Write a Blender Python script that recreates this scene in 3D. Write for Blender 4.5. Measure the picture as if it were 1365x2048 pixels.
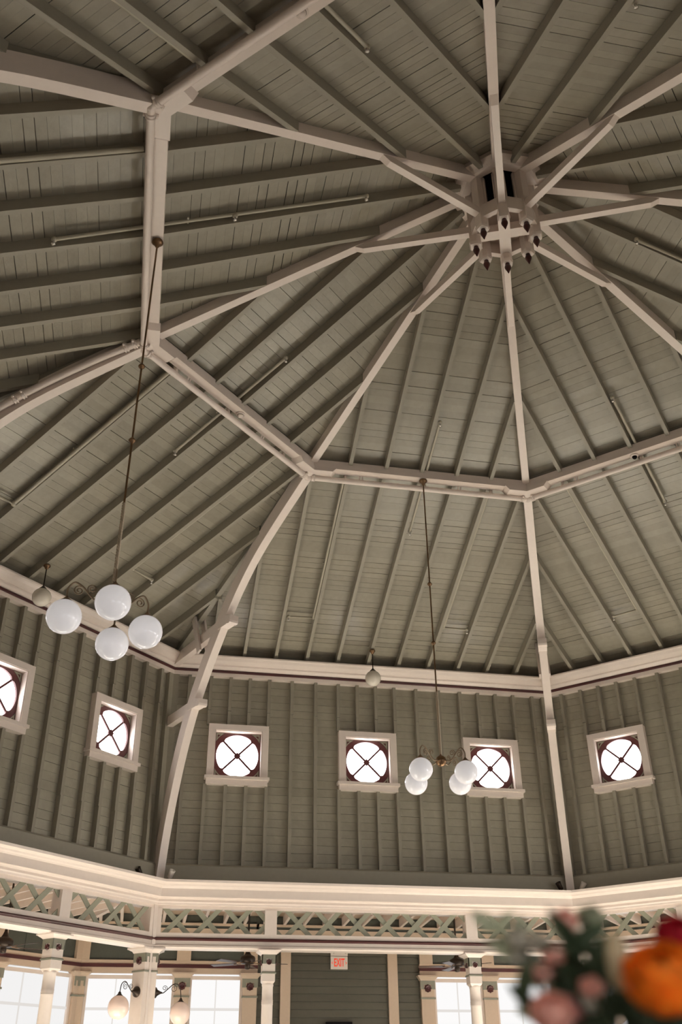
import bpy, bmesh, math, random
from mathutils import Vector, Matrix
random.seed(7)
for o in list(bpy.data.objects): bpy.data.objects.remove(o)
scene = bpy.context.scene
COL = scene.collection
R_ = math.radians

# ------------------------------------------------------------------ camera
CAM = Vector((-4.4164, -9.3957, 1.5997))
YAW, PITCH, ROLL, FPX = -0.19789886, 0.54996513, -0.01060455, 1926.9
fw = Vector((-math.sin(YAW)*math.cos(PITCH), math.cos(YAW)*math.cos(PITCH), math.sin(PITCH)))
rt = Vector((math.cos(YAW), math.sin(YAW), 0))
up = rt.cross(fw)
rt, up = math.cos(ROLL)*rt + math.sin(ROLL)*up, -math.sin(ROLL)*rt + math.cos(ROLL)*up
cd = bpy.data.cameras.new('camera')
cam = bpy.data.objects.new('camera', cd); COL.objects.link(cam)
M = Matrix((rt, up, -fw)).transposed().to_4x4(); M.translation = CAM
cam.matrix_world = M
cd.sensor_fit = 'VERTICAL'; cd.sensor_height = 36; cd.sensor_width = 24
cd.lens = FPX/2048*36
cd.clip_start = 0.05; cd.clip_end = 200
cd.dof.use_dof = True; cd.dof.focus_distance = 17.5; cd.dof.aperture_fstop = 2.6
scene.camera = cam

# ------------------------------------------------------------------ world, view
w = bpy.data.worlds.new('world'); scene.world = w; w.use_nodes = True
bg = w.node_tree.nodes['Background']; bg.inputs[0].default_value = (0.75, 0.85, 1.0, 1); bg.inputs[1].default_value = 1.0
scene.view_settings.view_transform = 'Standard'; scene.view_settings.look = 'None'
scene.view_settings.gamma = 1.0; scene.view_settings.use_curve_mapping = False
scene.view_settings.exposure = 0.0
scene.cycles.use_denoising = True
scene.cycles.caustics_reflective = False; scene.cycles.caustics_refractive = False
scene.cycles.max_bounces = 6; scene.cycles.diffuse_bounces = 5
scene.cycles.sample_clamp_indirect = 6.0
# low sun from the far right, slanting in under the half-drawn shades onto the floor
sd = bpy.data.lights.new('sun', 'SUN'); sd.energy = 315.0; sd.angle = R_(0.6); sd.color = (1.0, 0.985, 0.97)
sun = bpy.data.objects.new('sun', sd); COL.objects.link(sun)
SAZ, SEL = R_(76), R_(18)
sun.rotation_euler = Vector((math.cos(SAZ)*math.cos(SEL), math.sin(SAZ)*math.cos(SEL), math.sin(SEL))).to_track_quat('Z', 'Y').to_euler()
sun.location = (6, 24, 8)
# strength of the daylight in the windows, by side (0 far ... 4 behind the camera, 7 far right)
DAY_LOW = {0: 0.98, 1: 0.9, 7: 2.0, 2: 1.5, 3: 1.2, 4: 5.5, 5: 9.0, 6: 12.0}
DAY_HIGH = {0: 9.0, 1: 7.0, 7: 6.5, 2: 0.8, 3: 0.8, 4: 0.8, 5: 1.2, 6: 1.5}

# ------------------------------------------------------------------ materials
def mat(name, col, rough=0.5, spec=0.5, metal=0.0, var=0.0, grain=0.0, bump=0.0, bscale=20.0, stretch=(1, 1, 1), emit=None):
    m = bpy.data.materials.new(name); m.use_nodes = True
    nt = m.node_tree; b = nt.nodes['Principled BSDF']
    b.inputs['Base Color'].default_value = (*col, 1); b.inputs['Roughness'].default_value = rough
    b.inputs['Specular IOR Level'].default_value = spec; b.inputs['Metallic'].default_value = metal
    if var or grain or bump:
        tc = nt.nodes.new('ShaderNodeTexCoord'); mp = nt.nodes.new('ShaderNodeMapping')
        mp.inputs['Scale'].default_value = stretch
        nt.links.new(tc.outputs['Object'], mp.inputs[0])
        nz = nt.nodes.new('ShaderNodeTexNoise'); nz.inputs['Scale'].default_value = bscale; nz.inputs['Detail'].default_value = 5
        nt.links.new(mp.outputs[0], nz.inputs[0])
        oi = nt.nodes.new('ShaderNodeObjectInfo')
        # factor = 1 + var*(rand-.5) + grain*(noise-.5)
        a = nt.nodes.new('ShaderNodeMath'); a.operation = 'MULTIPLY_ADD'
        a.inputs[1].default_value = var; a.inputs[2].default_value = 1 - var/2
        nt.links.new(oi.outputs['Random'], a.inputs[0])
        g = nt.nodes.new('ShaderNodeMath'); g.operation = 'MULTIPLY_ADD'
        g.inputs[1].default_value = grain
        nt.links.new(nz.outputs['Fac'], g.inputs[0])
        s = nt.nodes.new('ShaderNodeMath'); s.operation = 'SUBTRACT'; s.inputs[1].default_value = grain/2
        nt.links.new(a.outputs[0], s.inputs[0]); nt.links.new(s.outputs[0], g.inputs[2])
        vm = nt.nodes.new('ShaderNodeVectorMath'); vm.operation = 'SCALE'
        vm.inputs[0].default_value = col; nt.links.new(g.outputs[0], vm.inputs['Scale'])
        nt.links.new(vm.outputs[0], b.inputs['Base Color'])
        if bump:
            bp = nt.nodes.new('ShaderNodeBump'); bp.inputs['Strength'].default_value = bump; bp.inputs['Distance'].default_value = 0.01
            nt.links.new(nz.outputs['Fac'], bp.inputs['Height']); nt.links.new(bp.outputs[0], b.inputs['Normal'])
    if emit:
        b.inputs['Emission Color'].default_value = (*emit[0], 1); b.inputs['Emission Strength'].default_value = emit[1]
    return m
SAGE = (0.29, 0.263, 0.205)
MT = dict(
    board=mat('sage_board', SAGE, 0.30, 0.5, var=0.16, grain=0.28, bump=0.35, bscale=9),
    wallboard=mat('sage_wall_board', (0.34, 0.31, 0.24), 0.28, 0.5, var=0.12, grain=0.3, bump=0.45, bscale=7),  # same sage paint, lightened in place of fill light on the walls
    sage=mat('sage_paint', SAGE, 0.45, 0.5, var=0.08, grain=0.15, bump=0.15, bscale=12),
    sageslat=mat('sage_slat', (0.30, 0.30, 0.225), 0.4, 0.5, var=0.08, grain=0.12),
    yoke=mat('sage_cap', (0.21, 0.205, 0.155), 0.42, 0.5, var=0.06, grain=0.1),
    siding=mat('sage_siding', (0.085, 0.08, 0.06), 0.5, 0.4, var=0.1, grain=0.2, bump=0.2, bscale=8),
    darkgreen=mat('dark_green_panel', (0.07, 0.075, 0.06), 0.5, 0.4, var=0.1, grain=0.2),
    cream=mat('cream_paint', (0.745, 0.645, 0.575), 0.36, 0.5, var=0.05, grain=0.1, bump=0.08, bscale=10),
    tan=mat('tan_trim_paint', (0.55, 0.425, 0.315), 0.42, 0.4, var=0.05, grain=0.1),
    creamshaded=mat('cream_ceiling_shaded', (0.62, 0.48, 0.36), 0.55, 0.3, var=0.1, grain=0.12),  # cream paint with the ceiling's warm shade put into the colour
    red=mat('oxblood_paint', (0.06, 0.013, 0.012), 0.35, 0.5, var=0.1, grain=0.2),
    sash=mat('oxblood_sash', (0.115, 0.035, 0.035), 0.35, 0.5, grain=0.1),
    deck=mat('roof_deck', (0.03, 0.027, 0.02), 0.8, 0.1),
    black=mat('black_void', (0.006, 0.005, 0.005), 0.7, 0.1),
    brass=mat('aged_brass', (0.23, 0.135, 0.07), 0.35, 0.5, metal=0.85, grain=0.4, bscale=30),
    bronze=mat('dark_bronze', (0.035, 0.022, 0.014), 0.4, 0.5, metal=0.5, grain=0.2),
    armbrass=mat('scrolled_brass', (0.27, 0.2, 0.13), 0.35, 0.5, metal=0.6),
    rope=mat('twisted_brass', (0.50, 0.40, 0.29), 0.35, 0.5, metal=0.5),
    globe=mat('opal_glass', (0.86, 0.83, 0.84), 0.06, 0.6, emit=((1.0, 0.97, 0.98), 0.28)),
    globewarm=mat('warm_opal_glass', (0.80, 0.62, 0.53), 0.08, 0.6, emit=((1.0, 0.7, 0.55), 0.12)),
    globegrey=mat('dusty_opal_glass', (0.66, 0.60, 0.50), 0.12, 0.5),
    floor=mat('maple_floor', (0.345, 0.308, 0.265), 0.5, 0.3, grain=0.3, bscale=3, stretch=(1, 8, 1)),
    plastic=mat('white_plastic', (0.72, 0.65, 0.58), 0.45),
    signred=mat('exit_red', (0.75, 0.05, 0.02), 0.5, emit=((1, 0.08, 0.03), 0.35)),
    pipe=mat('sage_pipe', (0.43, 0.39, 0.30), 0.35, 0.5),
    chrome=mat('chrome_head', (0.7, 0.65, 0.58), 0.25, 0.5, metal=0.7),
    blade=mat('fan_blade', (0.05, 0.025, 0.018), 0.35, 0.5),
    orange=mat('orange_petal', (1.0, 0.31, 0.025), 0.6, 0.3, var=0.7),
    crimson=mat('crimson_petal', (0.55, 0.02, 0.04), 0.6, 0.3, var=0.3),
    blush=mat('blush_petal', (0.93, 0.56, 0.46), 0.6, 0.3, var=0.25),
    dusty=mat('dusty_pink_petal', (0.72, 0.33, 0.32), 0.6, 0.3, var=0.25),
    creampetal=mat('cream_petal', (0.62, 0.52, 0.34), 0.6, 0.3, var=0.2),
    whitepetal=mat('white_petal', (0.72, 0.68, 0.58), 0.6, 0.3, var=0.2),
    leaf=mat('dark_leaf', (0.06, 0.085, 0.045), 0.45, 0.4, var=0.5),
    paleleaf=mat('grey_green_leaf', (0.36, 0.38, 0.26), 0.55, 0.3, var=0.4),
    ceramic=mat('white_ceramic', (0.7, 0.68, 0.64), 0.2),
    tablewood=mat('dark_table_wood', (0.09, 0.05, 0.03), 0.4, grain=0.3),
)
def petalize(m):
    nt = m.node_tree; b = nt.nodes['Principled BSDF']; out = nt.nodes['Material Output']
    t = nt.nodes.new('ShaderNodeBsdfTranslucent'); x = nt.nodes.new('ShaderNodeMixShader'); x.inputs[0].default_value = 0.45
    src = b.inputs['Base Color'].links[0].from_socket
    nt.links.new(src, t.inputs[0]); nt.links.new(b.outputs[0], x.inputs[1]); nt.links.new(t.outputs[0], x.inputs[2]); nt.links.new(x.outputs[0], out.inputs[0])
for n in ('orange', 'crimson', 'blush', 'dusty', 'creampetal', 'whitepetal', 'leaf', 'paleleaf'): petalize(MT[n])
def emitter(name, col, s):
    m = bpy.data.materials.new(name); m.use_nodes = True; nt = m.node_tree
    nt.nodes.remove(nt.nodes['Principled BSDF'])
    e = nt.nodes.new('ShaderNodeEmission'); e.inputs[0].default_value = (*col, 1); e.inputs[1].default_value = s
    nt.links.new(e.outputs[0], nt.nodes['Material Output'].inputs[0]); return m
LOWM = {k: emitter('daylit_shade_%d' % k, (1.0, 0.985, 0.975), v) for k, v in DAY_LOW.items()}
def clear_glass():
    m = bpy.data.materials.new('clear_glass'); m.use_nodes = True; nt = m.node_tree; nt.nodes.remove(nt.nodes['Principled BSDF'])
    t = nt.nodes.new('ShaderNodeBsdfTransparent'); t.inputs[0].default_value = (0.95, 0.97, 0.96, 1); g = nt.nodes.new('ShaderNodeBsdfGlossy'); g.inputs['Roughness'].default_value = 0.02
    x = nt.nodes.new('ShaderNodeMixShader'); x.inputs[0].default_value = 0.06
    nt.links.new(t.outputs[0], x.inputs[1]); nt.links.new(g.outputs[0], x.inputs[2]); nt.links.new(x.outputs[0], nt.nodes['Material Output'].inputs[0]); return m
GLASS = clear_glass()
MUNM = {k: emitter('muntin_shadow_%d' % k, (1.0, 0.95, 0.9), min(v*0.85, 0.78)) for k, v in DAY_LOW.items()}  # dimmer glow that paints sash bar silhouettes onto the lit shade cloth
HIGHM = {k: emitter('daylit_pane_%d' % k, (1.0, 0.97, 0.98), v) for k, v in DAY_HIGH.items()}

# ------------------------------------------------------------------ helpers
ORG = {}
def tag(o, label=None, cat=None, group=None, kind=None):
    if label: o['label'] = label
    if cat: o['category'] = cat
    if group: o['group'] = group
    if kind: o['kind'] = kind
    return o
def empty(name, loc, label, cat=None, group=None, kind=None):
    o = bpy.data.objects.new(name, None); COL.objects.link(o); o.location = loc; o.empty_display_size = 0.1
    ORG[o] = Vector(loc)
    return tag(o, label, cat, group, kind)
def mk(name, vf, m, parent=None, smooth=False, org=None):
    """vf = (verts, faces) in world coordinates -> one mesh object, child of parent"""
    v, f = vf
    og = ORG[parent] if parent is not None else Vector(org or (0, 0, 0))
    me = bpy.data.meshes.new(name)
    me.from_pydata([tuple(Vector(p) - og) for p in v], [], f)
    bm = bmesh.new(); bm.from_mesh(me); bmesh.ops.recalc_face_normals(bm, faces=bm.faces); bm.to_mesh(me); bm.free()
    me.materials.append(MT[m] if isinstance(m, str) else m)
    if smooth: me.polygons.foreach_set('use_smooth', [True]*len(me.polygons))
    o = bpy.data.objects.new(name, me); COL.objects.link(o)
    o.cycles.shadow_terminator_geometry_offset = 0.0
    if parent is not None: o.parent = parent
    else: o.location = og
    ORG[o] = og
    return o
def join(*parts):
    V, F = [], []
    for v, f in parts:
        n = len(V); V += list(v); F += [[i+n for i in q] for q in f]
    return V, F
def prism(b, t):
    n = len(b)
    return list(b)+list(t), [list(range(n))[::-1], list(range(n, 2*n))] + [[i, (i+1) % n, n+(i+1) % n, n+i] for i in range(n)]
T8 = math.tan(R_(22.5)); C8 = math.cos(R_(22.5))
def NT(k):
    n = R_(90+45*k); return Vector((math.cos(n), math.sin(n), 0)), Vector((math.sin(n), -math.cos(n), 0))
def W(k, a, s, z):
    N, T = NT(k); p = N*a + T*s; return Vector((p.x, p.y, z))
def VD(k):
    t = R_(67.5+45*k); return Vector((math.cos(t), math.sin(t), 0)), Vector((-math.sin(t), math.cos(t), 0))
def VP(k, a, z, off=0.0):
    d, t = VD(k); p = d*(a/C8) + t*off; return Vector((p.x, p.y, z))
def lbox(k, a0, a1, s0, s1, z0, z1):
    b = [W(k, a0, s0, z0), W(k, a0, s1, z0), W(k, a1, s1, z0), W(k, a1, s0, z0)]
    return prism(b, [Vector((p.x, p.y, z1)) for p in b])
def frust(k, a, s, h0, z0, h1, z1):
    q = lambda h, z: [W(k, a-h, s-h, z), W(k, a-h, s+h, z), W(k, a+h, s+h, z), W(k, a+h, s-h, z)]
    return prism(q(h0, z0), q(h1, z1))
def fprism(k, poly, a0, a1):
    """polygon of (s,z) on face k, extruded from apothem a0 to a1"""
    return prism([W(k, a0, s, z) for s, z in poly], [W(k, a1, s, z) for s, z in poly])
def oct_run(k, prof):
    """closed profile of (apothem, z) swept along side k, mitred at both corners"""
    return prism([VP(k, a, z) for a, z in prof], [VP(k+1, a, z) for a, z in prof])
def seg_run(k, prof, s0, s1):
    return prism([W(k, a, s0, z) for a, z in prof], [W(k, a, s1, z) for a, z in prof])
def vbeam(k, poly, hw, off=0.0):
    """polygon of (apothem, z) in the corner plane k, extruded sideways by +-hw"""
    return prism([VP(k, a, z, off-hw) for a, z in poly], [VP(k, a, z, off+hw) for a, z in poly])
def vstrip(k, inner, outer, hw):
    n = len(inner)
    V = [VP(k, a, z, -hw) for a, z in inner] + [VP(k, a, z, -hw) for a, z in outer] + [VP(k, a, z, hw) for a, z in inner] + [VP(k, a, z, hw) for a, z in outer]
    F = []
    for i in range(n-1):
        F += [[i, i+1, n+i+1, n+i], [2*n+i, 2*n+i+1, 3*n+i+1, 3*n+i], [i, i+1, 2*n+i+1, 2*n+i], [n+i, n+i+1, 3*n+i+1, 3*n+i]]
    F += [[0, n, 3*n, 2*n], [n-1, 2*n-1, 4*n-1, 3*n-1]]
    return V, F
def frame_from(d, hint=Vector((0, 0, 1))):
    d = d.normalized()
    if abs(d.dot(hint)) > 0.99: hint = Vector((1, 0, 0))
    x = hint.cross(d).normalized(); return x, d.cross(x), d
def beam(p, q, w2, h2, hint=Vector((0, 0, 1))):
    p, q = Vector(p), Vector(q); x, y, d = frame_from(q-p, hint)
    c = [x*w2+y*h2, -x*w2+y*h2, -x*w2-y*h2, x*w2-y*h2]
    return prism([p+i for i in c], [q+i for i in c])
def caps(V, n, m):
    """end caps on vertices of their own, so that smooth sides keep their normals"""
    q = len(V); V += [v.copy() for v in V[:n]] + [v.copy() for v in V[(m-1)*n:m*n]]
    return [list(range(q, q+n))[::-1], list(range(q+n, q+2*n))]
def lathe(p, prof, axis=Vector((0, 0, 1)), n=20):
    """prof: (radius, height along axis) from point p"""
    p = Vector(p); x, y, d = frame_from(Vector(axis)); V, F = [], []
    for r, h in prof:
        for i in range(n):
            a = 2*math.pi*i/n; V.append(p + d*h + (x*math.cos(a)+y*math.sin(a))*max(r, 1e-4))
    for j in range(len(prof)-1):
        for i in range(n): F.append([j*n+i, j*n+(i+1) % n, (j+1)*n+(i+1) % n, (j+1)*n+i])
    F += caps(V, n, len(prof))
    return V, F
def tube(path, r, n=10):
    path = [Vector(p) for p in path]; V, F = [], []; m = len(path)
    hint = Vector((0, 0, 1))
    for j, p in enumerate(path):
        d = (path[min(j+1, m-1)] - path[max(j-1, 0)])
        x, y, d = frame_from(d, hint); hint = y
        rr = r[j] if isinstance(r, (list, tuple)) else r
        for i in range(n):
            a = 2*math.pi*i/n; V.append(p + (x*math.cos(a)+y*math.sin(a))*rr)
    for j in range(m-1):
        for i in range(n): F.append([j*n+i, j*n+(i+1) % n, (j+1)*n+(i+1) % n, (j+1)*n+i])
    F += caps(V, n, m)
    return V, F
def ball(c, r, n=28, m=16, zs=1.0):
    return lathe(Vector(c)-Vector((0, 0, r*zs)), [(r*math.sin(math.pi*j/m), r*zs*(1-math.cos(math.pi*j/m))) for j in range(m+1)], n=n)
def rnd(a, b): return random.uniform(a, b)

SIDE = {0: 'far', 1: 'far_left', 2: 'left', 3: 'near_left', 4: 'near', 5: 'near_right', 6: 'right', 7: 'far_right'}
SAY = {0: 'far', 1: 'far left', 2: 'left', 3: 'near left', 4: 'near', 5: 'near right', 6: 'right', 7: 'far right'}
SEEN = (0, 1, 7)

# ------------------------------------------------------------------ floor
fl = mk('floor', prism([VP(k, 13.6, -0.12) for k in range(8)], [VP(k, 13.6, 0) for k in range(8)]), 'floor')
tag(fl, 'brown maple floor of the octagonal hall', 'floor', kind='structure')

# ------------------------------------------------------------------ roof slopes
def zb(a):   # underside of the rafters
    return 9.749 + 0.375*(9.8-a) if a > 5.0 else 11.55 + 0.43*(5.0-a)
RD = 0.19    # rafter depth
SP = 0.677   # rafter spacing
def slope_len():
    pts = [10.12, 5.0, 0.55]
    return pts
ROOFSAY = {0: 'boarded roof slope above the three windows of the far wall', 1: 'boarded roof slope left of the centre, crossed by the long chandelier rod',
           2: 'boarded roof slope at the left edge with near level rafters', 3: 'dark boarded roof slope in the top left corner',
           4: 'dark boarded roof slope at the top, right of the upright hip beam', 5: 'dark boarded roof slope in the top right corner',
           6: 'boarded roof slope at the right edge level with the lantern', 7: 'boarded roof slope on the right below the lantern'}
for k in range(8):
    N, T = NT(k)
    deck = join(*[prism([VP(k, a, zb(a)+RD+0.024) for a in (a0, a1)] + [VP(k+1, a, zb(a)+RD+0.024) for a in (a1, a0)],
                        [VP(k, a, zb(a)+RD+0.10) for a in (a0, a1)] + [VP(k+1, a, zb(a)+RD+0.10) for a in (a1, a0)]) for a0, a1 in ((10.6, 5.0), (5.0, 0.5))])
    ce = mk('ceiling', deck, 'deck')
    tag(ce, 'sage green ' + ROOFSAY[k], 'ceiling', 'roof slopes', 'structure')
    # boards running level across the slope
    for a_hi, a_lo, m in ((10.14, 5.0, 0.375), (5.0, 0.55, 0.43)):
        a = a_hi; cs = math.cos(math.atan(m))
        while a > a_lo + 0.01:
            wd = rnd(0.132, 0.15)*cs; a2 = max(a-wd, a_lo); g = rnd(0.0012, 0.003) if random.random() > 0.38 else rnd(0.005, 0.011)
            dz = rnd(0, 0.004); tilt = rnd(-0.002, 0.003)
            def q(aa, k2, dzz): return VP(k2, aa, zb(aa)+RD+dzz)
            lo, hi = a, a2 + g
            b = [q(lo, k, dz), q(hi, k, dz+tilt), q(hi, k+1, dz+tilt), q(lo, k+1, dz)]
            t = [q(lo, k, 0.022), q(hi, k, 0.022), q(hi, k+1, 0.022), q(lo, k+1, 0.022)]
            mk('board', prism(b, t), 'board', ce)
            a = a2
    for i in range(-5, 6):
        s = SP*i; a_end = abs(s)/T8 + 0.12
        segs = []
        if a_end < 5.0: segs = [(10.1, 5.0), (5.0, max(a_end, 0.62))]
        else: segs = [(10.1, a_end)]
        for a0, a1 in segs:
            if a0-a1 < 0.05: continue
            b = [W(k, a0, s-0.035, zb(a0+1e-6 if a0 == 5 and a1 > 5 else a0)), W(k, a0, s+0.035, zb(a0)), W(k, a1, s+0.035, zb(a1)), W(k, a1, s-0.035, zb(a1))]
            t = [p+Vector((0, 0, RD+0.003)) for p in b]
            mk('rafter', prism(b, t), 'sage', ce)
    # hip rafter under the lower slope, at corner k
    mk('hip_rafter', vbeam(k, [(10.1, zb(10.1)+0.05), (5.0, zb(5.0)+0.05), (5.0, zb(5.0)+RD+0.06), (10.1, zb(10.1)+RD+0.06)], 0.05), 'sage', ce)

# ------------------------------------------------------------------ upper walls
WA = 10.13
STUDS = [0.205, 0.622, 1.115, 1.63, 2.12, 2.535, 2.945, 3.36, 3.81]
WIN_S = (-2.727, 0.0, 2.727); WW = 1.2428/2; WZT, WZB = 8.307, 7.061
OPW = 0.49; OPB, OPT = 7.215, 8.185      # opening inside the casing
WSAY = {0: 'sage boarded wall with upright studs and three rosette windows opposite the camera', 1: 'sage boarded wall at the left with glossy lower boards and rosette windows',
        7: 'sage boarded wall at the right edge with one rosette window in view'}
for k in range(8):
    half = WA*T8
    if k in SEEN:
        back = lbox(k, WA+0.024, WA+0.05, -half-0.02, half+0.02, 5.1, 9.95)
        # backing with openings: strips around the windows
        strips = [lbox(k, WA+0.024, WA+0.06, -half-0.02, half+0.02, 5.1, OPB), lbox(k, WA+0.024, WA+0.06, -half-0.02, half+0.02, OPT, 9.95)]
        xs = [-half-0.02] + [v for c in WIN_S for v in (c-OPW, c+OPW)] + [half+0.02]
        for i in range(0, len(xs), 2): strips.append(lbox(k, WA+0.024, WA+0.06, xs[i], xs[i+1], OPB, OPT))
        wl = mk('wall_'+SIDE[k], join(*strips), 'deck')
        tag(wl, WSAY[k], 'wall', kind='structure')
        z = 5.3
        while z < 9.8:
            h = rnd(0.155, 0.172); g = rnd(0.003, 0.007); z1 = min(z+h, 9.9)
            zz0, zz1 = z, z1-g
            cut = zz1 > OPB and zz0 < OPT
            ivs = [(xs[i], xs[i+1]) for i in range(0, len(xs), 2)] if cut else [(-half, half)]
            for s0, s1 in ivs:
                d0, d1 = rnd(0, 0.005), rnd(0, 0.005)
                mk('board', prism([W(k, WA+d0, s0, zz0), W(k, WA+d0, s1, zz0), W(k, WA+0.023, s1, zz0), W(k, WA+0.023, s0, zz0)],
                                  [W(k, WA+d1, s0, zz1), W(k, WA+d1, s1, zz1), W(k, WA+0.023, s1, zz1), W(k, WA+0.023, s0, zz1)]), 'wallboard', wl)
            z = z1
        for s in [v*sg for v in STUDS for sg in (-1, 1)]:
            inwin = any(abs(s-c) < WW+0.02 for c in WIN_S)
            rng = [(5.5, WZB+0.01), (WZT-0.01, 9.348)] if inwin else [(5.5, 9.348)]
            for z0, z1 in rng:
                cuts = [z0] + [j for j in (6.245, 8.597) if z0 < j < z1] + [z1]
                pcs = []
                for i in range(len(cuts)-1):
                    dp = 0.115 if (cuts[i] < 6.2 or cuts[i] > 8.5) else 0.10
                    g = 0.005 if i else 0
                    pcs.append(lbox(k, WA-dp, WA+0.004, s-0.033, s+0.033, cuts[i]+g, cuts[i+1]))
                for pc in pcs: mk('stud', pc, 'sage', wl)
        # corner boards and sill beam
        mk('sill_beam', oct_run(k, [(9.97, 5.13), (9.97, 5.475), (10.0, 5.505), (10.03, 5.52), (WA+0.02, 5.52), (WA+0.02, 5.13)]), 'sage', wl)
        for sg in (-1, 1):
            mk('corner_board', lbox(k, WA-0.10, WA+0.02, *sorted((sg*(half-0.16), sg*(half-0.02))), 5.5, 9.348), 'sage', wl)
    else:
        strips = [lbox(k, WA, WA+0.06, -half-0.02, half+0.02, 5.1, OPB), lbox(k, WA, WA+0.06, -half-0.02, half+0.02, OPT, 9.95)]
        xs = [-half-0.02] + [v for c in WIN_S for v in (c-OPW, c+OPW)] + [half+0.02]
        for i in range(0, len(xs), 2): strips.append(lbox(k, WA, WA+0.06, xs[i], xs[i+1], OPB, OPT))
        wl = mk('wall_'+SIDE[k], join(*strips), 'wallboard')
        tag(wl, 'sage boarded %s wall of the hall outside the frame' % SAY[k], 'wall', kind='structure')

# ------------------------------------------------------------------ rosette windows
def rosette_window(k, c, n, label):
    zc = (OPB+OPT)/2; H = OPW
    win = empty('window_%d' % n, W(k, 10.0, c, WZB), label, 'window', 'rosette windows', 'structure')
    # casing: frame of four boards
    o = [(c-WW, WZT), (c+WW, WZT), (c+WW, OPB-0.03), (c-WW, OPB-0.03)]
    cas = join(lbox(k, 10.0, WA+0.03, c-WW, c-OPW, OPB-0.03, WZT), lbox(k, 10.0, WA+0.03, c+OPW, c+WW, OPB-0.03, WZT), lbox(k, 10.0, WA+0.03, c-OPW, c+OPW, OPT, WZT))
    mk('casing', cas, 'cream', win)
    jam = join(lbox(k, 10.015, WA+0.1, c-OPW, c-OPW+0.018, OPB, OPT), lbox(k, 10.015, WA+0.1, c+OPW-0.018, c+OPW, OPB, OPT), lbox(k, 10.015, WA+0.1, c-OPW, c+OPW, OPT-0.018, OPT))
    mk('jamb', jam, 'cream', win)
    mk('sill', lbox(k, 9.955, WA+0.1, c-WW-0.035, c+WW+0.035, OPB-0.045, OPB+0.014), 'cream', win)
    mk('apron', lbox(k, 9.99, WA+0.0, c-WW, c+WW, WZB, OPB-0.045), 'cream', win)
    # sash: square with a lobed round opening
    Rr = 0.432; AS = WA+0.055; nn = 96; V, F = [], []
    H2 = H-0.018
    def rin(th):
        d = abs(((th-math.pi/4) % (math.pi/2)))
        d = min(d, math.pi/2-d); e = R_(10)
        return Rr*(1-0.11*(1-d/e)**2.0) if d < e else Rr
    pts = []
    for i in range(nn):
        th = 2*math.pi*i/nn; r = rin(th); m = H2/max(abs(math.cos(th)), abs(math.sin(th)))
        pts.append((r*math.cos(th), r*math.sin(th), m*math.cos(th), m*math.sin(th)))
    for aa in (AS-0.03, AS+0.02):
        V += [W(k, aa, c+p[0], zc+p[1]) for p in pts] + [W(k, aa, c+p[2], zc+p[3]) for p in pts]
    for i in range(nn):
        j = (i+1) % nn
        F += [[i, j, nn+j, nn+i], [2*nn+i, 2*nn+j, 3*nn+j, 3*nn+i], [i, j, 2*nn+j, 2*nn+i], [nn+i, nn+j, 3*nn+j, 3*nn+i]]
    sash = mk('sash', (V, F), 'sash', win)
    for sg in (1, -1):
        q = 0.0135; L = Rr*0.93/math.sqrt(2)
        mk('muntin', fprism(k, [(c-L-q, zc-sg*L+sg*q), (c-L+q, zc-sg*L-sg*q), (c+L+q, zc+sg*L-sg*q), (c+L-q, zc+sg*L+sg*q)], AS-0.012, AS+0.012), 'sash', sash)
    hub = []
    for i in range(16):
        a = 2*math.pi*i/16; r = 0.072 if i % 2 == 0 else 0.058; hub.append((c+r*math.cos(a), zc+r*math.sin(a)))
    mk('hub', fprism(k, hub, AS-0.02, AS+0.014), 'sash', sash)
    for q in range(4):
        t0 = math.pi/4 + q*math.pi/2; P = [(c, zc)]
        for i in range(21):
            th = t0 + (math.pi/2)*i/20; P.append((c+(Rr+0.004)*math.cos(th), zc+(Rr+0.004)*math.sin(th)))
        mk('pane', fprism(k, P, AS+0.013, AS+0.018), HIGHM[k], sash)
    # spandrel brackets
    for sx in (-1, 1):
        for sz in (-1, 1):
            x0, z0 = c+sx*(H2-0.02), zc+sz*(H2-0.02); L = 0.17; t = 0.026
            out = [(x0, z0), (x0-sx*L, z0), (x0-sx*L*0.52, z0-sz*L*0.22), (x0-sx*L*0.22, z0-sz*L*0.52), (x0, z0-sz*L)]
            pieces = [fprism(k, [(x0, z0), (x0-sx*L, z0), (x0-sx*(L-0.04), z0-sz*t), (x0-sx*t, z0-sz*t)], AS-0.042, AS-0.03),
                      fprism(k, [(x0, z0), (x0-sx*t, z0-sz*t), (x0-sx*t, z0-sz*(L-0.04)), (x0, z0-sz*L)], AS-0.042, AS-0.03),
                      fprism(k, [(x0-sx*L, z0), (x0-sx*L*0.5, z0-sz*L*0.2), (x0-sx*L*0.2, z0-sz*L*0.5), (x0, z0-sz*L), (x0-sx*t, z0-sz*(L-0.04)), (x0-sx*L*0.30, z0-sz*L*0.56), (x0-sx*L*0.56, z0-sz*L*0.30), (x0-sx*(L-0.04), z0-sz*t)], AS-0.042, AS-0.03)]
            mk('corner_bracket', join(*pieces), 'sageslat', win)
    # block behind so no outside light leaks
    return win
nwin = 1
WL = {(0, -2.727): 'square rosette window beside the arched rib on the far wall', (0, 0.0): 'square rosette window in the middle of the far wall',
      (0, 2.727): 'square rosette window behind the right chandelier globes', (7, -2.727): 'square rosette window on the wall at the right edge',
      (1, 2.727): 'square rosette window below the left chandelier', (1, 0.0): 'square rosette window cut off by the left edge'}
for k in SEEN:
    for c in WIN_S:
        rosette_window(k, c, nwin, WL.get((k, c), 'square rosette window beyond the %s edge of the picture' % ('left' if k == 1 else 'right' if c > 2 else 'right, middle of its wall,'))); nwin += 1
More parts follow.
